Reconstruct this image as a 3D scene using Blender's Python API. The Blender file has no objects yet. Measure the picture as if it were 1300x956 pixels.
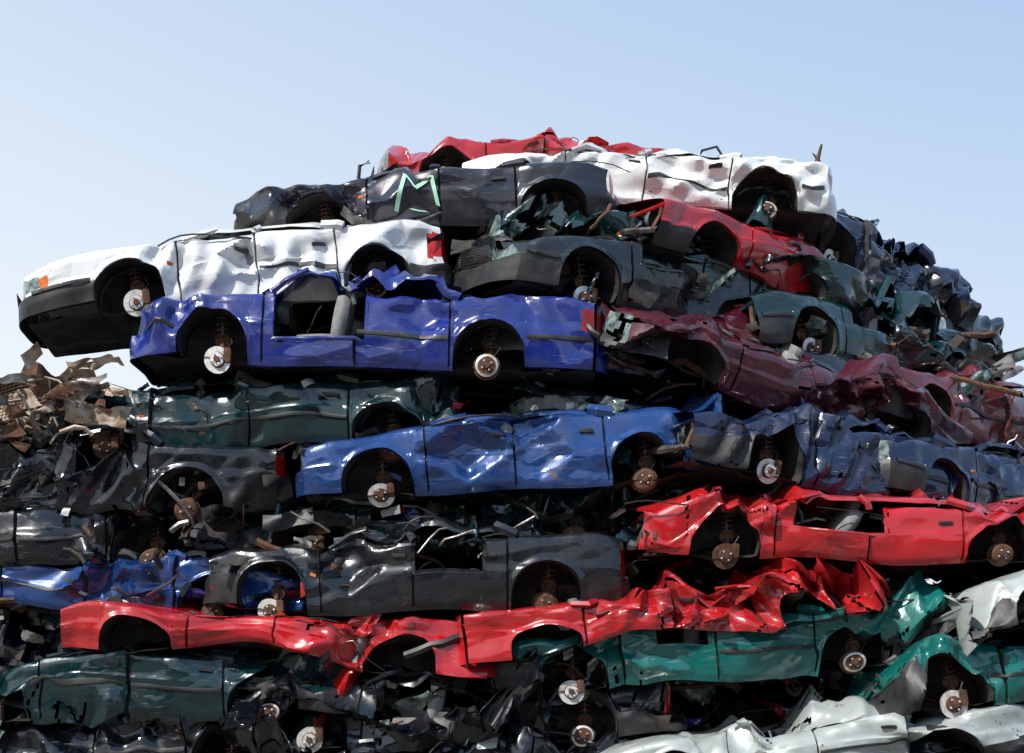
import bpy, math, random
from mathutils import Vector, Matrix, noise, Euler
sc=bpy.context.scene
nz=noise.noise
def clamp(a,l=0.,h=1.): return max(l,min(h,a))
def sm(a): a=clamp(a); return a*a*(3-2*a)
def tri(t): return abs((t%1.)-.5)*2

# ---------------- materials ----------------
def newmat(name):
    m=bpy.data.materials.new(name); m.use_nodes=True
    nt=m.node_tree; b=nt.nodes['Principled BSDF']
    return m,nt,b
def N(nt,t,**k):
    n=nt.nodes.new(t)
    for a,v in k.items(): setattr(n,a,v)
    return n
def noise_n(nt,vec,scale,detail=3,rough=.55,stretch=None):
    if stretch:
        mp=N(nt,'ShaderNodeMapping'); mp.inputs['Scale'].default_value=stretch
        nt.links.new(vec,mp.inputs['Vector']); vec=mp.outputs[0]
    n=N(nt,'ShaderNodeTexNoise')
    n.inputs['Scale'].default_value=scale; n.inputs['Detail'].default_value=detail; n.inputs['Roughness'].default_value=rough
    nt.links.new(vec,n.inputs['Vector'])
    return n.outputs['Fac']
def ramp(nt,f,a,b,lo=0.,hi=1.):
    r=N(nt,'ShaderNodeMapRange'); r.inputs[1].default_value=a; r.inputs[2].default_value=b
    r.inputs[3].default_value=lo; r.inputs[4].default_value=hi
    nt.links.new(f,r.inputs[0]); return r.outputs[0]
def mixc(nt,f,a,b):
    m=N(nt,'ShaderNodeMix'); m.data_type='RGBA'
    if isinstance(f,(int,float)): m.inputs[0].default_value=f
    else: nt.links.new(f,m.inputs[0])
    for i,v in ((6,a),(7,b)):
        if isinstance(v,(tuple,list)): m.inputs[i].default_value=(*v,1)
        else: nt.links.new(v,m.inputs[i])
    return m.outputs[2]
def math_n(nt,op,a,b=0):
    m=N(nt,'ShaderNodeMath'); m.operation=op
    for i,v in ((0,a),(1,b)):
        if isinstance(v,(int,float)): m.inputs[i].default_value=v
        else: nt.links.new(v,m.inputs[i])
    return m.outputs[0]
def base(nt):
    tc=N(nt,'ShaderNodeTexCoord'); oi=N(nt,'ShaderNodeObjectInfo')
    w=math_n(nt,'MULTIPLY',oi.outputs['Random'],50.)
    va=N(nt,'ShaderNodeVectorMath'); va.operation='ADD'
    nt.links.new(tc.outputs['Object'],va.inputs[0]); nt.links.new(w,va.inputs[1])
    return va.outputs[0]
def paint(name,col,metal=.25,dirt=.5,rough=.18,rust=.64,dust=(.13,.11,.09),scr=.33):
    m,nt,b=newmat(name); v=base(nt)
    d=noise_n(nt,v,3.0,6,.82)
    dm=ramp(nt,d,.43,.72,.0,dirt)
    g=noise_n(nt,v,1.1,2)
    c=mixc(nt,ramp(nt,g,.3,.7),col,tuple(x*.75 for x in col))
    s=noise_n(nt,v,5,2,.5,(1.2,1.2,26))
    s2=math_n(nt,'MULTIPLY',ramp(nt,s,.66,.70),ramp(nt,g,.48,.58,0,.6))
    c=mixc(nt,s2,c,(scr,scr,scr))
    c=mixc(nt,dm,c,dust)
    r=ramp(nt,noise_n(nt,v,4.1,5,.86),rust,rust+.03)
    c=mixc(nt,r,c,(.085,.04,.022))
    nt.links.new(c,b.inputs['Base Color'])
    rr=math_n(nt,'ADD',ramp(nt,dm,0,.5,rough,.7),math_n(nt,'MULTIPLY',r,.4))
    nt.links.new(rr,b.inputs['Roughness'])
    b.inputs['Metallic'].default_value=metal
    cw=ramp(nt,dm,.02,.35,.85,.05); nt.links.new(cw,b.inputs['Coat Weight']); b.inputs['Coat Roughness'].default_value=.06
    b.inputs['Coat IOR'].default_value=1.5
    vo=N(nt,'ShaderNodeTexVoronoi'); vo.inputs['Scale'].default_value=3.6; vo.feature='F1'
    mp=N(nt,'ShaderNodeMapping'); mp.inputs['Scale'].default_value=(.8,1,1.5); mp.inputs['Rotation'].default_value=(.3,.5,.2)
    nt.links.new(v,mp.inputs['Vector']); nt.links.new(mp.outputs[0],vo.inputs['Vector'])
    h=math_n(nt,'MULTIPLY',vo.outputs['Distance'],ramp(nt,g,.50,.62,.0,1.1))
    h=math_n(nt,'ADD',h,math_n(nt,'MULTIPLY',noise_n(nt,v,2.4,1),.09))
    bp=N(nt,'ShaderNodeBump'); bp.inputs['Strength'].default_value=.6; bp.inputs['Distance'].default_value=.07
    nt.links.new(h,bp.inputs['Height']); nt.links.new(bp.outputs[0],b.inputs['Normal'])
    nt.links.new(bp.outputs[0],b.inputs['Coat Normal'])
    return m
def rough_mat(name,c1,c2,scale=8,rough=.6,metal=0.,bump=.3):
    m,nt,b=newmat(name); v=base(nt)
    n=noise_n(nt,v,scale,4,.7)
    f=ramp(nt,n,.38,.62)
    nt.links.new(mixc(nt,f,c1,c2),b.inputs['Base Color'])
    b.inputs['Roughness'].default_value=rough; b.inputs['Metallic'].default_value=metal
    bp=N(nt,'ShaderNodeBump'); bp.inputs['Strength'].default_value=bump; bp.inputs['Distance'].default_value=.02
    nt.links.new(n,bp.inputs['Height']); nt.links.new(bp.outputs[0],b.inputs['Normal'])
    return m
MT=dict(
 plastic=rough_mat('black_plastic',(.010,.010,.011),(.035,.033,.032),4,.5),
 under=rough_mat('dirty_underbody',(.007,.007,.008),(.04,.03,.024),6,.75),
 disc=rough_mat('brake_steel',(.78,.76,.73),(.48,.44,.39),14,.4,.3,.1),
 rust=rough_mat('rusty_iron',(.15,.06,.028),(.05,.03,.022),16,.85,.1),
 red=rough_mat('red_lamp',(.45,.01,.008),(.25,.01,.008),9,.15,0,.05),
 orange=rough_mat('orange_lamp',(.7,.16,.01),(.5,.1,.01),9,.2,0,.05),
 lamp=rough_mat('broken_glass',(.30,.38,.36),(.04,.06,.06),13,.1,.3,.3),
 seat=rough_mat('seat_fabric',(.17,.17,.18),(.27,.26,.25),10,.9),
 liner=rough_mat('wheel_well',(.010,.009,.009),(.05,.04,.032),5,.8),
 chalk=rough_mat('spray_paint',(.30,.62,.40),(.45,.75,.55),12,.7),
 steel=rough_mat('bare_steel',(.28,.27,.26),(.10,.08,.06),7,.4,.7),
)
COL=dict(
 blue=paint('paint_blue',(.009,.025,.21),.0,.25,.18,.68),
 mblue=paint('paint_metallic_blue',(.010,.060,.24),.2,.3),
 navy=paint('paint_navy',(.005,.013,.055),.2,.35,dust=(.04,.04,.04)),
 white=paint('paint_white',(.80,.81,.80),0,.30,.3,.645,(.36,.31,.25),.35),
 red=paint('paint_red',(.48,.006,.010),.0,.25,.2,.65),
 dred=paint('paint_dark_red',(.16,.008,.016),.1,.35,dust=(.06,.045,.04)),
 maroon=paint('paint_maroon',(.085,.005,.016),.15,.35,.22,dust=(.07,.045,.04)),
 green=paint('paint_dark_green',(.001,.023,.027),.1,.3,.14,dust=(.03,.038,.035)),
 teal=paint('paint_teal',(.001,.15,.13),.1,.3,dust=(.07,.09,.08)),
 grey=paint('paint_dark_grey',(.009,.011,.015),.2,.4,.18,dust=(.045,.04,.035)),
 black=paint('paint_black',(.003,.005,.009),.1,.35,.14,dust=(.035,.032,.03)),
 purple=paint('paint_aubergine',(.009,.008,.019),.1,.4,.25,dust=(.045,.04,.037)),
 silver=paint('paint_pale_green_grey',(.45,.50,.48),.1,.45,.3,.63),
)
KEYS=['paint','plastic','under','disc','rust','red','orange','lamp','seat','liner','chalk','steel']
IX={k:i for i,k in enumerate(KEYS)}

# ---------------- mesh helpers ----------------
class MB:
    def __init__(s): s.v=[];s.f=[];s.m=[]
    def grid(s,rows,mat='paint',skip=None):
        b=len(s.v); n=len(rows[0])
        for r in rows: s.v.extend(r)
        cal=callable(mat)
        for i in range(len(rows)-1):
            for j in range(n-1):
                if skip or cal:
                    p=rows[i][j];q=rows[i+1][j+1]; c=((p[0]+q[0])/2,(p[1]+q[1])/2,(p[2]+q[2])/2)
                    if skip and skip(c): continue
                s.f.append((b+i*n+j,b+i*n+j+1,b+(i+1)*n+j+1,b+(i+1)*n+j))
                s.m.append(IX[mat(c) if cal else mat])
    def tube(s,pts,r,mat,seg=7):
        rows=[]
        P=[Vector(p) for p in pts]
        for i,p in enumerate(P):
            t=(P[min(i+1,len(P)-1)]-P[max(i-1,0)])
            if t.length<1e-6: t=Vector((0,0,1))
            t.normalize(); a=Vector((0,0,1)) if abs(t.z)<.9 else Vector((1,0,0))
            u=t.cross(a).normalized(); w=t.cross(u)
            rr=r[i] if isinstance(r,(list,tuple)) else r
            rows.append([tuple(p+(u*math.cos(k*6.28319/seg)+w*math.sin(k*6.28319/seg))*rr) for k in range(seg+1)])
        s.grid(rows,mat)
    def lathe(s,c,prof,mats,seg=28):
        for k in range(len(prof)-1):
            rows=[]
            for r,y in prof[k:k+2]:
                rows.append([(c[0]+r*math.cos(a*6.28319/seg),c[1]+y,c[2]+r*math.sin(a*6.28319/seg)) for a in range(seg+1)])
            s.grid(rows,mats[k] if not isinstance(mats,str) else mats)
    def rbox(s,c,sz,mat,n=5,e=.35,M=None):
        c=Vector(c)
        for ax in range(3):
            for sg in (-1,1):
                rows=[]
                for i in range(n+1):
                    row=[]
                    for j in range(n+1):
                        v=[0,0,0]; v[ax]=sg; v[(ax+1)%3]=-1+2*i/n; v[(ax+2)%3]=-1+2*j/n
                        V=Vector(v); l=V.length; V=V.lerp(V/l*1.15,e)
                        V=Vector((V.x*sz[0]/2,V.y*sz[1]/2,V.z*sz[2]/2))
                        if M: V=M@V
                        row.append(tuple(c+V))
                    rows.append(row)
                s.grid(rows,mat)
    def obj(s,name,mats,parent=None,sharp=48):
        me=bpy.data.meshes.new(name); me.from_pydata(s.v,[],s.f)
        for m in mats: me.materials.append(m)
        me.polygons.foreach_set('material_index',s.m)
        me.polygons.foreach_set('use_smooth',[True]*len(s.f))
        me.set_sharp_from_angle(angle=math.radians(sharp))
        me.update()
        o=bpy.data.objects.new(name,me); sc.collection.objects.link(o)
        if parent: o.parent=parent
        return o
def interp(t,tab):
    for (a,b),(c,d) in zip(tab,tab[1:]):
        if t<=c: return b+(d-b)*clamp((t-a)/(c-a))
    return tab[-1][1]

# ---------------- car ----------------
def build_car(name,col,pos,yaw=0,pitch=0,roll=0,wb=2.5,fo=.72,ro=.8,W=.82,R=.325,roof=.16,c=.7,sq=1.,
              seed=1,mirror=False,strip='plastic',opening=None,bump='plastic',graf=False,bright=True,hub=True,step=.028,sag=0,rnoise=1.,
              nofront=None,redl=None,orl=None,pop=1.,rip=None,droop=0,zend=.05,frontlamp=False,dents=()):
    rnd=random.Random(seed*77+5)
    if nofront is None: nofront=rnd.random()<.45
    if redl is None: redl=rnd.random()<.3
    if orl is None: orl=rnd.random()<.3
    if rip is None: rip=clamp((c-.6)*.04,0,.05)
    za=.15; L=fo+wb+ro; xf=fo; xr=fo+wb
    xc=xf+.52; xd=xr-.25
    o=Vector((rnd.uniform(0,90),rnd.uniform(0,90),rnd.uniform(0,90)))
    def zt(x): return interp(x,[(0,.50),(.25,.56),(xc,.645),(xc+.6,.67),(xd,.69),(L-.2,.69),(L,.64)])
    def hw(x):
        a=clamp((.55-x)/.55);b=clamp((x-(L-.55))/.55)
        return W*(1-.14*a**2.2-.11*b**2.2)
    PT=[(0,.925),(.12,.965),(.42,1.),(.60,.995),(.63,.972),(.88,.952),(.96,.93),(1,.89)]
    xB=(xc+xd)/2-.1
    seams=[xf+R+.13,xB,xr-R-.035]
    pops=[0]+[rnd.choice([0,.02,.05,.09,-.06])*pop*min(1,c*1.3) for _ in range(2)]+[0]
    pdir=[rnd.choice([0,1]) for _ in range(4)]
    pz=[0]+[rnd.uniform(-.04,.02)*pop for _ in range(2)]+[0]
    def pidx(x):
        i=0
        for s_ in seams:
            if x>s_: i+=1
        return i
    def shell(x,z,sd,off=0):
        u=z/zt(x); y=hw(x)*interp(u,PT)+off
        for xa in (xf,xr):
            d=math.hypot(x-xa,z-za)-R
            if d<.06: y+=.02*sm(1-d/.06)
        i=pidx(x)
        if 0<i<3:
            a,b=seams[i-1],seams[i]; t=(x-a)/(b-a)
            if pdir[i]: t=1-t
            y+=pops[i]*t*(.4+.6*clamp(u)); z+=pz[i]*clamp(z/.2)
        return (x,sd*y,z)
    body=MB(); gear=MB(); inn=MB()
    xs=set(round(L*i/int(L/step),4) for i in range(int(L/step)+1))
    xs={x for x in xs if abs(abs(x-xf)-R)>.012 and abs(abs(x-xr)-R)>.012}
    for xa in (xf,xr):
        for k in range(0,25): xs.add(round(xa+R*math.cos(math.pi*k/24),4))
        xs.add(round(xa-R-.004,4)); xs.add(round(xa+R+.004,4))
    for s_ in seams:
        xs={x for x in xs if abs(x-s_)>.014}
        for d in (-.012,-.005,.005,.012): xs.add(s_+d)
    xs=sorted(x for x in xs if 0<=x<=L)
    def zb(x):
        for xa in (xf,xr):
            if abs(x-xa)<=R+.0001: return za+math.sqrt(max(0,R*R-(x-xa)**2))
        return zend if (x<xf or x>xr) else 0.
    NR=24
    def torn(cn):
        if rip<=0: return False
        q=Vector((cn[0],cn[1]*.8,cn[2]))+o
        if sm(nz(q*.75+Vector((5,9,1)))*1.7+.38)<.55: return False
        return abs(nz(q*2.6+Vector((2,2,7))))<rip*(.3+1.2*abs(nz(q*1.1)))
    def smat(cn):
        x,y,z=cn
        for s_ in seams:
            if abs(x-s_)<.006: return 'under'
        if (x<xf-R*.8 or x>xr+R*.85) and z<.30: return bump
        if frontlamp and x<.13 and .335<z<.45: return 'lamp'
        if frontlamp and x<.22 and .335<z<.44: return 'orange'
        if redl and x>L-.15 and .38<z<.58: return 'red'
        return 'paint'
    for sd in (-1,1):
        rows=[]
        for x in xs:
            z0=zb(x);z1=zt(x); row=[]
            g=0
            for s_ in seams:
                if abs(x-s_)<.006: g=-.025
            for t in range(NR+1):
                z=z0+(z1-z0)*t/NR
                row.append(shell(x,z,sd,g if z>.05 else 0))
            p=row[0]; row.insert(0,(p[0],p[1]-sd*.05,p[2]-.004))
            rows.append(row)
        if opening and sd==-1:
            sk=lambda cn:any(a+.03*nz(Vector((cn[2]*9,0,seed)))<cn[0]<b+.03*nz(Vector((cn[2]*9,5,seed))) and cn[2]>h+.02*nz(Vector((cn[0]*8,3,seed))) for a,b,h in opening) or torn(cn)
        else: sk=torn
        body.grid(rows,smat,sk)
        if opening and sd==-1:
            for a,b,h in opening:
                for pth in ([shell(a,h+(zt(a)-h)*t/6,sd,-.02) for t in range(7)],[shell(b,h+(zt(b)-h)*t/6,sd,-.02) for t in range(7)],[shell(a+(b-a)*t/8,h,sd,-.02) for t in range(9)]):
                    body.tube(pth,.022,'paint',7)
        for xa in (xf,xr):
            rows=[]
            for k in range(21):
                a=math.pi*(-.12+1.24*k/20)
                px=xa+R*.99*math.cos(a);pz_=max(za+R*.99*math.sin(a),.0)
                yy=abs(shell(clamp(px,0,L),pz_,sd)[1])
                rows.append([(px,sd*(yy-.03-.36*j/5),pz_) for j in range(6)])
            body.grid(rows,'liner')
            rows=[]
            for k in range(21):
                a=math.pi*(-.12+1.24*k/20)
                rows.append([(xa+R*r*math.cos(a),sd*(W-.42+.03*math.sin(5*r)),max(za+R*r*math.sin(a),0)) for r in (0,.3,.6,.8,1.)])
            body.grid(rows,'liner')
        if strip:
            for a,b in ((xf+R+.03,xB-.02),(xB+.02,xr-R-.05),(xr+R+.02,L-.05),(.06,xf-R-.02)):
                if b-a<.1 or rnd.random()<.2: continue
                if opening and sd==-1 and any(q0<(a+b)/2<q1 for q0,q1,_ in opening): continue
                n=max(3,int((b-a)/.05)); rows=[]
                for i in range(n+1):
                    x=a+(b-a)*i/n
                    rows.append([shell(x,.30+dz,sd,of) for dz,of in ((-.004,0),(-.002,.014),(.018,.017),(.034,.014),(.036,0))])
                body.grid(rows,strip)
        for x in (xB-.13,seams[2]-.16):
            p=shell(x,.53,sd,.012)
            if rnd.random()<.4 or (opening and sd==-1 and any(q0<x<q1 for q0,q1,_ in opening)): continue
            body.rbox(p,(.13,.03,.035),'plastic',3)
        if orl: body.rbox(shell(xf+R+.06,.40,sd,.004),(.06,.02,.028),'orange',3)
    def top(x0,x1,cr,matf,ny=30):
        n=int((x1-x0)/step); rows=[]
        for i in range(n+1):
            x=x0+(x1-x0)*i/n; h=hw(x)*.89
            rows.append([(x,h*(-1+2*j/ny),zt(x)+cr*(1-(-1+2*j/ny)**4)) for j in range(ny+1)])
        body.grid(rows,matf,torn)
    top(0,xc+.02,.045,'paint'); top(xd-.02,L,.035,'paint')
    rw=W*.80; ny=30
    n=int((xd-xc+.1)/step); rows=[]
    rk=rnd.uniform(-.35,.35)
    def rz(x):
        a=sm((x-xc+.05)/.4)*sm((xd+.05-x)/.35)
        return zt(x)+.02+roof*a*(1+rk*(x-xB))
    for i in range(n+1):
        x=xc-.05+(xd-xc+.1)*i/n
        z=rz(x); row=[(x,-rw-.055,z-.055),(x,-rw-.042,z-.025)]
        row+=[(x,rw*(-1+2*j/ny),z+.03*(1-(-1+2*j/ny)**2)) for j in range(ny+1)]
        row+=[(x,rw+.042,z-.025),(x,rw+.055,z-.055)]
        rows.append(row)
    nB0=len(body.v); body.grid(rows,'paint',torn); roofrange=(nB0,len(body.v))
    gl=rnd.uniform(-.05,.1)
    rows=[[(xc-.12+.34*i/10,y,zt(xc)+.03+(roof+gl)*i/10*.9) for y in [-.6+1.2*j/20 for j in range(21)]] for i in range(11)]
    body.grid(rows,'lamp',lambda cn:nz(Vector(cn)*4+o)>.18)
    for sd in (-1,1):
        for (xa,xb_,w) in ((xc,xc+.32,.03),(xB,xB+rnd.uniform(-.1,.1),.035),(xd-.02,xd-.22,.055)):
            p=Vector(shell(xa,zt(xa),sd)); q=Vector((xb_,sd*(rw+.03),rz(xb_)-.03)); m=(p+q)/2+Vector((rnd.uniform(-.06,.06),sd*rnd.uniform(0,.06),0))
            body.tube([p,m,q],w,'paint',6)
    for end in (0,1):
        X=L*end; sg=-1 if end==0 else 1; rows=[]; T=zt(X); H=hw(X)
        if end==0 and nofront:
            body.tube([(.02,-H*.95,.2),(-.04,-.3,.18+rnd.uniform(-.04,.04)),(-.03,.3,.22),(.02,H*.95,.2)],.035,'steel',6)
            body.tube([(.02,-H*.93,T-.05),(0,-.2,T-.08+rnd.uniform(-.08,.03)),(.02,H*.93,T-.05)],.022,'paint',6)
            inn.rbox((.12,.05,.3),(.05,.75,.3),'steel',5,.1)
            for sd in(-1,1):
                body.tube([(.0,sd*.62,.2),(.05,sd*.6,.35),(.03,sd*.62,T-.04)],.03,'rust',5)
                inn.lathe((.1,sd*.45,.36),[(0,.0),(.09,.02),(.1,-.04)],'lamp',14)
            for k in range(14):
                p=Vector((rnd.uniform(0,.3),rnd.uniform(-.7,.4),rnd.uniform(.15,.5))); v=Vector((rnd.uniform(-.06,.03),rnd.uniform(-.1,.1),rnd.uniform(-.06,.04)))
                inn.tube([p,p+v,p+v*1.8+Vector((0,0,-.04)),p+v*2.3+Vector((.02,0,-.12))],rnd.choice([.008,.014,.02]),rnd.choice(['plastic','rust','steel']),5)
            continue
        for i in range(31):
            a=-1+2*i/30; row=[]
            for j in range(17):
                z=zend+(T-zend)*j/16
                pr=.05 if z<.30 else 0
                x=X+sg*((.12)*(1-abs(a)**3)+pr*(1-a**8)-.06*(z/T)*(1-a*a))
                row.append((x,a*H*interp(z/T,PT),z))
            rows.append(row)
        def em(cn,end=end,H=H):
            x,y,z=cn; a=abs(y)/H
            if z<.31: return bump
            if end==0:
                if a>.58 and z<.47: return 'lamp'
                if a<.52 and z<.44: return 'plastic'
            elif a>.62 and z<.56: return 'red'
            return 'paint'
        body.grid(rows,em,torn)
        for j in range(7 if end==0 else 0):
            z=.325+.018*j
            body.tube([(X+sg*.125,-.4,z),(X+sg*.14,0,z),(X+sg*.125,.4,z)],.005,'plastic',5)
    rows=[[(L*i/40,y,.03+.05*nz(Vector((i*.4,y*3,seed)))) for y in [-.72+1.44*j/12 for j in range(13)]] for i in range(41)]
    inn.grid(rows,'under')
    inn.tube([(xf,.1,-.02),(xB,.05,-.03),(xr-.3,.2,-.02),(xr+.2,.35,-.02),(L-.1,.4,.0)],.028,'rust',8)
    inn.rbox((xr-.55,.2,-.01),(.45,.25,.12),'rust')
    inn.rbox((xf+.1,0,.28),(.6,.7,.42),'under')
    for sd in (-1,1):
        for sx in (xc+.42,xc+1.3):
            inn.rbox((sx,sd*.42,.24),(.44,.44,.14),'seat')
            Mx=Matrix.Rotation(rnd.uniform(.1,.4),3,'Y')
            inn.rbox((sx+.20,sd*.42,.44),(.15,.44,.46),'seat',8,.5,M=Mx)
            inn.rbox((sx+.28,sd*.42,.70),(.09,.24,.13),'seat',M=Mx)
    inn.rbox((xc+.05,0,.5),(.2,1.3,.22),'plastic')
    for k in range(18):
        p=Vector((rnd.uniform(xc,xd),rnd.uniform(-.7,.2),rnd.uniform(.4,.72)))
        d=Vector((rnd.uniform(-.3,.3),rnd.uniform(-.1,.1),rnd.uniform(-.25,.06)))
        pts=[p,p+d*.4+Vector((0,0,.03)),p+d*.8,p+d*1.2-Vector((.03,0,.05))]
        inn.tube(pts,rnd.choice([.006,.01,.02]),rnd.choice(['plastic','rust','steel','plastic','lamp']),5)
    if hub:
      for sd in (-1,1):
        for fr,xa in ((1,xf),(0,xr)):
            dz=rnd.uniform(-.10,.0); dx=rnd.uniform(-.03,.05); cy=sd*(W-.07-rnd.uniform(0,.07)); cz=za-.04+dz
            cx=xa+dx
            S=sd
            if fr:
                pr=[(.0,.055),(.026,.055),(.03,.03),(.062,.028),(.066,.0),(.072,-.002),(.122,-.002),(.124,-.022),(.0,-.024)]
                mm=['rust','rust','disc' if bright and rnd.random()<.5 else 'rust','rust','rust','disc' if bright else 'rust','rust','rust']
                gear.lathe((cx,cy,cz),[(r,S*y) for r,y in pr],mm)
                gear.rbox((cx+.09,cy-S*.02,cz+.05),(.07,.09,.14),'rust')
            else:
                pr=[(.0,.06),(.028,.06),(.032,.035),(.085,.03),(.105,.02),(.112,-.03),(.125,-.035),(.125,-.05),(0,-.055)]
                gear.lathe((cx,cy,cz),[(r,S*y) for r,y in pr],['rust','rust','rust','disc' if (bright and rnd.random()<.4) else 'rust','rust','rust','rust','rust'])
            for k in range(4):
                a=k*1.5708+.5
                gear.lathe((cx+.047*math.cos(a),cy+S*.03,cz+.047*math.sin(a)),[(0,S*.022),(.009,S*.02),(.009,0)],'disc',8)
            t0=Vector((cx+.03,cy-S*.08,cz+.02)); t1=Vector((xa+.03,sd*(W-.32),za+.36))
            gear.tube([t0,t0.lerp(t1,.5)],.026,'rust',9); gear.tube([t0.lerp(t1,.4),t1],.012,'steel',7)
            pts=[]
            for k in range(41):
                f=k/40; q=t0.lerp(t1,.38+.55*f); a=f*4.5*6.283
                pts.append(q+Vector((.055*math.cos(a),.055*math.sin(a),0)))
            gear.tube(pts,.007,'rust',5)
            gear.lathe(tuple(t0.lerp(t1,.38)),[(0,.02),(.07,.0),(0,-.02)],'rust',12)
            gear.tube([(cx,cy-S*.03,cz-.03),(cx-.05,cy-S*.25,cz+.0),(cx-.2,cy-S*.45,cz+.06)],.022,'rust',7)
            gear.tube([(cx+.03,cy-S*.03,cz),(cx+.05,cy-S*.5,cz+.05)],.014,'rust',6)
            hp=Vector((cx+.06,cy-S*.02,cz+.08)); gear.tube([hp,hp+Vector((.06,-S*.04,.1)),hp+Vector((.0,-S*.12,.2)),hp+Vector((-.05,-S*.2,.15))],.007,'plastic',5)
    for k in range(rnd.randint(0,2)):
        x=rnd.uniform(.3,L-.3)
        p=Vector(shell(x,zt(x)*.99,-1,.0))
        d=rnd.choice([-1,1]); pts=[p]; q=p.copy(); v=Vector((d*rnd.uniform(.1,.2),-.01,rnd.uniform(-.01,.04)))
        for s_ in range(5):
            q=q+v; v=v+Vector((rnd.uniform(-.03,.03),rnd.uniform(0,.02),-rnd.uniform(.0,.04))); v*=.85; pts.append(q.copy())
        gear.tube(pts,rnd.choice([.006,.009]),'plastic',5)
    if graf:
        strokes=[[(0,0),(.03,.13),(.06,.27)],[(.06,.27),(.14,.13)],[(.14,.13),(.27,.26)],[(.27,.26),(.29,.12),(.31,.0)],[(.1,-.03),(.22,-.05)]]
        for st in strokes:
            rows=[]
            for (a,b),(c_,d_) in zip(st,st[1:]):
                for i in range(9):
                    t=i/8; x=xB-.42+a*1.3+(c_-a)*t*1.3; z=.20+(b+(d_-b)*t)*1.4
                    rows.append([shell(x-.019,z+.010,-1,.02),shell(x+.019,z-.010,-1,.02)])
            body.grid(rows,'chalk')
    # --- deformation : straight folds with sharp crease lines, local to damaged zones ---
    tw=rnd.uniform(-.05,.05)*c
    folds=[]
    for k in range(10):
        th=rnd.uniform(.15,1.4)*rnd.choice([-1,1])
        fq=rnd.uniform(1.1,2.6) if k<6 else rnd.uniform(3.,4.6)
        folds.append((Vector((math.cos(th),rnd.uniform(-.7,.7),math.sin(th))),fq,rnd.random(),Vector((rnd.uniform(0,50),rnd.uniform(0,50),rnd.uniform(0,50)))))
    def foldsum(q,ks):
        wq=q+Vector((nz(q*.9),nz(q*.9+Vector((5,5,5))),nz(q*.9+Vector((9,0,9)))))*.12
        s_=0
        for k in ks:
            d,f,p0,oo=folds[k]
            mk=sm(nz(q*.8+oo)*2.2+.35)
            if mk>0: s_+=mk*(.5-tri(wq.dot(d)*f+p0))/f
        return s_
    def de(p,hard=False,rf=False):
        x,y,z=p; q=Vector((x,y*.8,z))+o
        xx,yy,zz=x,y,z
        lo=nz(q*.9)*.09*c; lo2=nz((q+Vector((31,7,3)))*.9)*.11*c
        if not hard:
            m=(.07+1.2*sm(nz(q*.75+Vector((5,9,1)))*1.8+.36))*c
            f1=foldsum(q,(0,1,2,6,7)); f2=foldsum(q,(3,4,5,8,9))
            din=m*(.36*f1+.04)
            dz=m*(.29*f2)
            if rf:
                din*=.6; dz=dz*1.8*rnoise+.08*c*rnoise*(nz(q*1.2+Vector((0,8,8))))-.03*c
            lowf=sm(z/.25)*.75+.25
            for dx_,dz_,rx,rz_,dp in dents: # kicked-in diamond shaped dents
                u=1-abs(x-dx_)/rx-abs(z-dz_)/rz_
                if u>0 and y<0: din+=dp*min(u,.6)
            yy-= (1 if y>0 else -1)*din*min(1,abs(y)/.3)*lowf
            zz+= dz*lowf
            xx+= m*.10*f2
        s2=sq+.12*c*nz(Vector((x*.8,seed,0)))
        zz=zz*s2 if zz>0 else zz
        yy+=lo; zz+=lo2*.8
        yy+=tw*(x-L/2)*z*1.5
        zz+=sag*((x-L/2)/(L/2))**2
        if droop and x<xf: zz-=droop*(xf-x)**2
        xx-=(xf+xr)/2; zz-=za; yy+=W
        if mirror: xx=-xx
        return (xx,yy,zz)
    a,b=roofrange
    body.v=[de(p,False,a<=i<b) for i,p in enumerate(body.v)]
    gear.v=[de(p,True) for p in gear.v]; inn.v=[de(p,True) for p in inn.v]
    e=bpy.data.objects.new(name,None); sc.collection.objects.link(e)
    e.location=pos; e.rotation_euler=(Matrix.Rotation(math.radians(yaw),3,'Z')@Matrix.Rotation(math.radians(-pitch),3,'Y')@Matrix.Rotation(math.radians(roll),3,'X')).to_euler()
    mats=[COL[col]]+[MT[k] for k in KEYS[1:]]
    return e,[body.obj('body_shell',mats,e,32),gear.obj('suspension',mats,e),inn.obj('cabin_and_floor',mats,e)]

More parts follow.
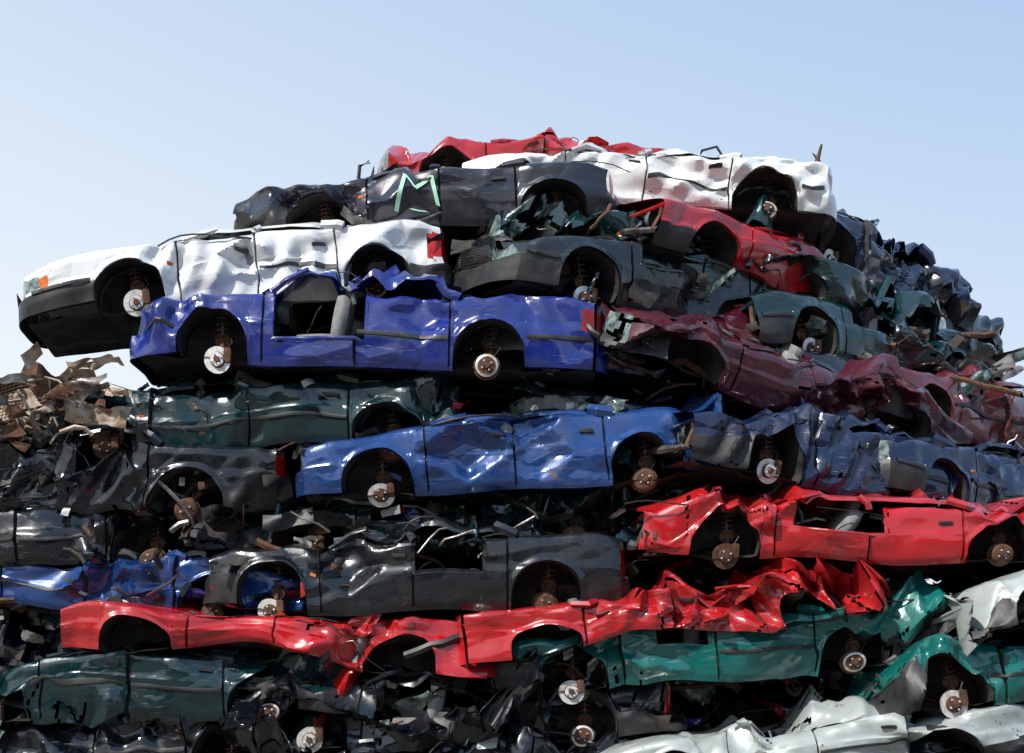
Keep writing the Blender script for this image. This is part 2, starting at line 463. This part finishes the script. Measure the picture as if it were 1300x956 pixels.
CN=dict(blue='blue',mblue='metallic_blue',navy='navy_blue',white='white',red='red',dred='dark_red',maroon='maroon',green='dark_green',teal='teal_green',grey='dark_grey',black='black',purple='dark_purple',silver='pale_green')
def car(col,x,y,z,**k):
    return build_car('crushed_%s_car'%CN[col],col,(x,y,z),**k)
BUILT=[]
OP=lambda a,b,h:[(a,b,h)]
T=[ # colour, x, y, z (metres)
 ('white',-2.40,.30,5.27,dict(yaw=8,pitch=6,wb=2.3,fo=.95,ro=.65,roof=.08,c=.45,seed=1,sag=-.03,nofront=False,orl=True,redl=True,rip=0,droop=.05,zend=.12,frontlamp=True,dents=[(2.05,.42,.3,.2,.28)])),
 ('blue',-1.47,-.1,4.60,dict(pitch=-1.6,wb=2.52,fo=.70,ro=.98,roof=.19,c=.55,seed=2,bump='paint',opening=[(1.24,2.10,.22)],redl=True,nofront=False,orl=False,rip=0,dents=[(2.6,.5,.35,.3,.18)])),
 ('green',-2.47,.12,3.88,dict(pitch=.5,wb=2.65,fo=.62,ro=.65,roof=.08,c=1.3,seed=3,sq=.92,bright=False,orl=True)),
 ('mblue',0.,0,3.48,dict(pitch=4,wb=2.46,fo=.68,ro=.72,roof=.05,c=1.15,seed=4,bump='paint',strip=None,redl=False,dents=[(1.5,.38,.5,.3,.26),(2.15,.3,.35,.4,.16),(2.0,.6,.4,.2,.3)])),
 ('black',-4.25,.1,3.30,dict(pitch=-2,roll=4,wb=2.5,roof=.1,c=1.1,seed=5,bright=False,opening=OP(2.2,2.7,.4),redl=False)),
 ('green',-.66,.3,2.98,dict(pitch=2,wb=2.5,roof=.12,c=1.8,seed=6,sq=.8,redl=False,opening=OP(1.3,2.,.3))),
 ('grey',-.94,0,2.38,dict(pitch=.5,wb=2.52,fo=.6,ro=.68,roof=.10,c=.9,seed=7,opening=OP(1.9,2.55,.36),redl=False,strip=None,dents=[(1.3,.45,.35,.3,.2)])),
 ('grey',1.72,.75,5.22,dict(yaw=30,pitch=-4,wb=2.3,fo=.70,roof=.2,c=.8,seed=8,opening=OP(1.25,1.9,.4),redl=False,nofront=False)),
 ('maroon',2.85,.75,4.30,dict(yaw=30,pitch=-8,wb=2.6,ro=1.,roof=.02,c=1.5,seed=9,sq=.7,hub=False,strip=None,roll=27)),
 ('navy',3.50,.5,3.43,dict(yaw=25,pitch=-6,wb=2.4,fo=.85,roof=.10,c=.9,seed=10,nofront=True,redl=False)),
 ('red',3.18,-.15,2.78,dict(yaw=2,pitch=-2,roll=5,wb=2.5,fo=.75,roof=.14,c=1.4,seed=11,sq=.85,bump='paint',bright=False,strip=None,nofront=True,opening=[(1.35,2.2,.36)])),
 ('red',1.50,-.25,2.12,dict(pitch=7,wb=2.4,fo=.7,ro=.75,roof=.03,c=1.9,seed=12,sq=.62,strip=None,bump='paint',hub=False,mirror=True,redl=False)),
 ('red',-2.21,-.1,1.93,dict(pitch=-4,wb=2.4,roof=.03,c=2.2,seed=13,sq=.6,strip=None,bump='paint',hub=False,redl=False)),
 ('teal',1.85,0,1.74,dict(pitch=5,wb=2.6,roof=.06,c=1.3,seed=14,sq=.9,redl=False,opening=OP(1.5,2.,.35))),
 ('green',-3.53,0,1.36,dict(pitch=2,wb=2.5,roof=.1,c=1.8,seed=15,sq=.85)),
 ('silver',2.7,-.3,.86,dict(pitch=6,wb=2.4,roof=.03,c=1.6,seed=16,sq=.7,hub=False,redl=False)),
 ('silver',5.9,-.2,2.40,dict(pitch=12,yaw=12,wb=2.4,roof=.05,c=2.4,seed=47,sq=.75,hub=False,strip=None,redl=False)),
 ('teal',5.2,-.3,1.62,dict(pitch=9,wb=2.5,roof=.05,c=1.8,seed=18,sq=.85)),
 ('red',.34,3.,7.26,dict(pitch=3,yaw=10,wb=2.15,fo=.65,ro=.6,roof=.04,c=.9,seed=19,sq=.85,bump='paint',strip=None,redl=False,rip=0)),
 ('purple',-.73,.8,6.14,dict(pitch=2.5,wb=2.28,fo=.85,ro=.55,roof=.03,c=.8,seed=20,sq=.84,graf=True,redl=False,strip=None,pop=.2,R=.33,rip=0)),
 ('white',1.30,1.35,6.54,dict(pitch=-4,yaw=-5,wb=2.5,fo=.6,ro=.62,roof=.05,c=.5,seed=21,sq=.82,redl=False,bump='paint',rip=0)),
 ('navy',2.0,4.2,7.42,dict(pitch=2,wb=2.0,fo=.5,ro=.4,roof=.1,c=1.4,seed=22,sq=.85)),
 ('green',1.85,.95,5.62,dict(yaw=22,pitch=-5,wb=2.4,roof=.12,c=2.,seed=23,sq=.8,hub=False,opening=OP(1.3,2.3,.3),redl=False)),
 ('red',2.95,1.5,5.65,dict(yaw=35,pitch=-8,wb=2.4,roof=.06,c=1.8,seed=24,sq=.8,hub=False,strip=None)),
 ('navy',4.5,3.6,6.2,dict(yaw=42,pitch=-3,wb=2.4,roof=.2,c=1.4,seed=25,opening=OP(1.3,2.3,.4))),
 ('black',5.3,4.6,5.9,dict(yaw=42,pitch=-5,wb=2.3,roof=.2,c=1.4,seed=26)),
 ('green',3.95,1.8,4.90,dict(yaw=38,pitch=-2,wb=2.4,roof=.22,c=1.0,seed=27,opening=OP(1.3,2.0,.4),redl=False)),
 ('white',4.25,2.8,5.35,dict(yaw=40,pitch=-5,wb=2.3,roof=.1,c=1.3,seed=28,redl=False)),
 ('dred',5.3,2.4,4.25,dict(yaw=38,pitch=-3,wb=2.4,roof=.16,c=1.1,seed=29,redl=False)),
 ('navy',5.2,1.4,3.36,dict(yaw=35,pitch=-4,wb=2.4,roof=.1,c=1.1,seed=30,redl=False)),
 ('black',4.0,1.7,4.30,dict(yaw=35,pitch=-3,wb=2.4,roof=.14,c=1.5,seed=31,opening=OP(1.3,2.3,.35),redl=False)),
 ('mblue',-4.0,.15,2.38,dict(pitch=-3,wb=2.4,roof=.04,c=2.2,seed=32,sq=.7,bump='paint',redl=False)),
 ('black',1.5,.75,4.60,dict(yaw=28,pitch=-4,wb=2.4,roof=.1,c=1.5,seed=33,opening=OP(1.3,2.3,.3),redl=False)),
 ('black',2.0,.75,3.80,dict(yaw=20,pitch=-3,wb=2.4,roof=.1,c=1.4,seed=34,opening=OP(1.3,2.3,.3),redl=False)),
 ('green',1.2,.9,3.0,dict(yaw=5,pitch=0,wb=2.4,roof=.1,c=1.5,seed=35,redl=False)),
 ('black',-4.6,.2,2.80,dict(pitch=3,wb=2.4,roof=.06,c=1.4,seed=36,sq=.8,redl=False)),
 ('black',-3.9,.1,.75,dict(pitch=0,wb=2.5,roof=.1,c=1.2,seed=37,redl=False)),
 ('black',-.6,.1,1.12,dict(pitch=0,wb=2.5,roof=.14,c=1.6,seed=38,redl=False,opening=OP(1.3,2.3,.3))),
 ('black',-.7,.1,.45,dict(pitch=0,wb=2.5,roof=.1,c=.8,seed=39)),
 ('green',4.0,0,.6,dict(pitch=0,wb=2.5,roof=.1,c=1.2,seed=40)),
]
for i,(col,x,y,z,k) in enumerate(T):
    BUILT.append((col,car(col,x,y,z,**k)))

# rows of cars deeper in the heap (share meshes)
R2=random.Random(9)
pool=[b for b in BUILT if b[0] in('green','black','grey','navy','dred','maroon')]
def clone(x,y,z,yaw,pitch):
    col,(e,ch)=R2.choice(pool)
    n=bpy.data.objects.new('crushed_%s_car'%CN[col],None); sc.collection.objects.link(n)
    n.location=(x,y,z); n.rotation_euler=(0,math.radians(-pitch),math.radians(yaw))
    for c in ch:
        o=bpy.data.objects.new(c.name.split('.')[0],c.data); sc.collection.objects.link(o); o.parent=n
z=.3
while z<5.2:
    xs_=[-4.4,-.1,4.2] if z<3.4 else ([-2.3,1.9] if z<4.8 else [-1.2,2.2])
    for x in xs_:
        yy=1.9+(max(0,x-1.5))*.75
        clone(x+R2.uniform(-.3,.3),yy,z,R2.uniform(-4,4)+(35 if x>1.5 else 0),R2.uniform(-3,3))
        if z<5: clone(x+R2.uniform(-.3,.3),yy+1.9,z+.1,R2.uniform(-4,4)+(30 if x>1.5 else 0),R2.uniform(-3,3))
    z+=.66
for x,y,z in ((.3,2.4,5.8),(.5,3.0,6.45),(2.2,3.4,6.0),(2.2,3.6,6.5),(7.5,4.,3.9),(7.5,4,3.2),(7.2,2.6,2.6),(7.2,2,1.8),(7.2,2,1.0),(-5,1.9,3.8)):
    clone(x,y,z,R2.uniform(-5,5)+(35 if x>4 else 0),0)

# loose scrap wedged in the gaps
rd=random.Random(4)
db=MB()
def sheet(mb,c,sx,sz,mat,amp=.12,n=14):
    E=Euler((rd.uniform(-.8,.8),rd.uniform(-.6,.6),rd.uniform(-.6,.6))).to_matrix(); o=Vector((rd.uniform(0,99),0,0))
    d1=Vector((rd.uniform(-1,1),0,rd.uniform(-1,1))); ph=rd.random(); e1=rd.uniform(.0,.5)
    rows=[]
    for i in range(n+1):
        row=[]
        for j in range(n+1):
            w=1-e1*abs(nz(Vector((i*.35,0,o.x))))*2
            p=Vector((sx*(i/n-.5),0,sz*(j/n-.5)*w))
            q=p*3+o; p.y+=amp*(abs(nz(q))*1.+tri(d1.dot(p)*5+ph)*.9); p.x+=amp*.4*nz(q+Vector((9,9,9))); p.z+=amp*.6*nz(q*1.4+Vector((4,0,9)))
            row.append(tuple(Vector(c)+E@p))
        rows.append(row)
    mb.grid(rows,mat)
def facey(x,z): return .25+max(0,x-1.)*.5+max(0,z-5)*.5
dbs={'green':MB(),'red':MB(),'white':MB(),'blue':MB()}
for k in range(1300):
    x=rd.uniform(-4.8,5.6); zt_=6.0 if -1.5<x<3 else (4.7 if x<0 else 5.4)
    z=rd.uniform(.9,zt_); y=facey(x,z)+rd.uniform(-.2,.5)
    if x<-1.5 and 4.4<z: continue
    if -3.4<x<.7 and 4.35<z<5.3: y+=.3
    r=rd.random()
    big=k<720
    if r<.5: sheet(db,(x,y,z),rd.uniform(.15,.7) if big else rd.uniform(.05,.2),rd.uniform(.06,.22) if big else rd.uniform(.03,.12),rd.choice(['plastic','under','steel','under','liner','plastic','lamp']) if big else rd.choice(['seat','rust','steel','lamp','paint','disc','rust','plastic']),.1 if big else .05,9 if big else 5)
    elif r<.62:
        kk=rd.choice(['green','green','red','white','blue']); sheet(dbs[kk],(x,y,z),rd.uniform(.2,.6)*(1 if big else .5),rd.uniform(.06,.2)*(1 if big else .5),'paint',.12,12)
    else:
        q=Vector((x,y,z)); v=Vector((rd.uniform(-.15,.15),rd.uniform(-.06,.06),rd.uniform(-.08,.08))); pts=[q.copy()]
        for s_ in range(rd.randint(2,5)):
            q=q+v; v=v+Vector((rd.uniform(-.06,.06),rd.uniform(0,.05),rd.uniform(-.07,.04))); pts.append(q.copy())
        db.tube(pts,rd.choice([.008,.012,.02,.03,.04]) if big else rd.choice([.005,.01]),rd.choice(['plastic','rust','steel','under']),6)
mats=[COL['silver']]+[MT[k] for k in KEYS[1:]]
db.obj('loose_scrap_metal',mats)
for kk in ('green','red','white','blue'):
    dbs[kk].obj('torn_%s_panels'%kk,[COL[kk]])
rs=MB()
MT_b=rough_mat('weathered_sheet',(.55,.47,.37),(.24,.14,.08),6,.7,.1)
for k in range(90):
    x=rd.uniform(-5.4,-3.75); z=rd.uniform(3.85,4.5)-max(0,-4.4-x)*.35
    sheet(rs,(x,rd.uniform(-.25,.7),z),rd.uniform(.15,.7),rd.uniform(.04,.18),rd.choice(['paint','paint','paint','rust','steel']),.12,10)
for k in range(60):
    q=Vector((rd.uniform(-5.3,-3.9),rd.uniform(-.2,.5),rd.uniform(3.8,4.4))); v=Vector((rd.uniform(-.2,.2),rd.uniform(-.05,.05),rd.uniform(-.06,.1)))
    rs.tube([q,q+v,q+v*1.7+Vector((0,0,-.05)),q+v*2.2+Vector((0,0,-.14))],rd.choice([.006,.012,.02]),rd.choice(['rust','steel','paint','plastic']),5)
for k in range(12):
    z=4.02+.03*k; rs.tube([(-4.75,.0,z-.1),(-4.5,-.06,z-.04),(-4.28,-.03,z)],.004,'rust',4)
    x=-4.73+.036*k; rs.tube([(x,-.03,3.93+.009*k),(x+.05,-.03,4.26+.009*k)],.004,'rust',4)
rs.obj('rusty_sheet_scrap',[MT_b]+[MT[k] for k in KEYS[1:]])
bp=MB(); bp.tube([(3.15,1.7,6.4),(3.2,1.7,6.7),(3.14,1.7,6.9),(3.2,1.7,7.12)],[.03,.022,.03,.012],'rust',8)
sheet(bp,(3.16,1.7,7.0),.08,.14,'rust',.05,6)
bp.tube([(1.9,1.6,6.9),(1.95,1.6,7.02),(2.1,1.6,7.06),(2.2,1.6,6.9)],.014,'plastic',6)
bp.tube([(-1.55,1.2,6.4),(-1.52,1.2,6.72),(-1.42,1.2,6.76)],.02,'plastic',6)
bp.obj('bent_strut_rod',mats)

g=MB(); S=400
g.grid([[(-S,-S,0),(-S,S,0)],[(S,-S,0),(S,S,0)]],'paint')
g.obj('ground',[rough_mat('dirty_concrete',(.16,.15,.135),(.09,.08,.07),.6,.9)])
# unseen heap added behind the camera so the paint reflects a dark horizon
hp=MB(); rows=[]
for i in range(141):
    x=-70+i; row=[]
    H=10+6*nz(Vector((x*.06,0,3)))
    for j in range(25):
        t=j/24; a=sm(min(t,1-t)*2.4)
        row.append((x+.6*nz(Vector((x,t*9,1))),-32-16*t,H*a+1.6*nz(Vector((x*.7,t*11,5)))*a))
    rows.append(row)
hp.grid(rows,'paint')
hp.obj('unseen_reflection_heap',[rough_mat('reflection_heap_dark',(.03,.028,.027),(.14,.10,.075),1.2,.7,.3,1.)],None,20)

# light
el=math.radians(48); az=math.radians(224)
w=bpy.data.worlds.new("World"); sc.world=w; w.use_nodes=True
nt=w.node_tree; bg=nt.nodes['Background']; st=nt.nodes.new('ShaderNodeTexSky'); st.sky_type='NISHITA'
st.sun_disc=False; st.sun_elevation=el; st.sun_rotation=az; st.air_density=1.0; st.dust_density=2.2; st.ozone_density=1.2
tc=N(nt,'ShaderNodeTexCoord'); sx=N(nt,'ShaderNodeSeparateXYZ'); nt.links.new(tc.outputs['Generated'],sx.inputs[0])
hz=math_n(nt,'ADD',sx.outputs[2],math_n(nt,'MULTIPLY',sx.outputs[0],.30))
f=ramp(nt,hz,.10,.60)
hc=mixc(nt,f,(7.9,8.4,8.8),(3.1,4.8,7.4))
mix=mixc(nt,.82,st.outputs[0],hc)
nt.links.new(mix,bg.inputs[0]); bg.inputs[1].default_value=.125
sd=Vector((math.sin(az)*math.cos(el),math.cos(az)*math.cos(el),math.sin(el)))
l=bpy.data.lights.new('sun','SUN'); l.energy=5.0; l.angle=math.radians(.5); l.color=(1,.96,.9)
lo=bpy.data.objects.new('sun',l); sc.collection.objects.link(lo); lo.rotation_euler=sd.to_track_quat('Z','Y').to_euler()
cam=bpy.data.cameras.new('camera'); co=bpy.data.objects.new('camera',cam); sc.collection.objects.link(co)
co.location=(0,-13,1.6); co.rotation_euler=(math.radians(90),0,0); cam.lens=50; cam.sensor_width=36; cam.shift_y=.295; cam.clip_end=2000
sc.camera=co
sc.view_settings.view_transform='Standard'; sc.view_settings.look='None'; sc.view_settings.exposure=0
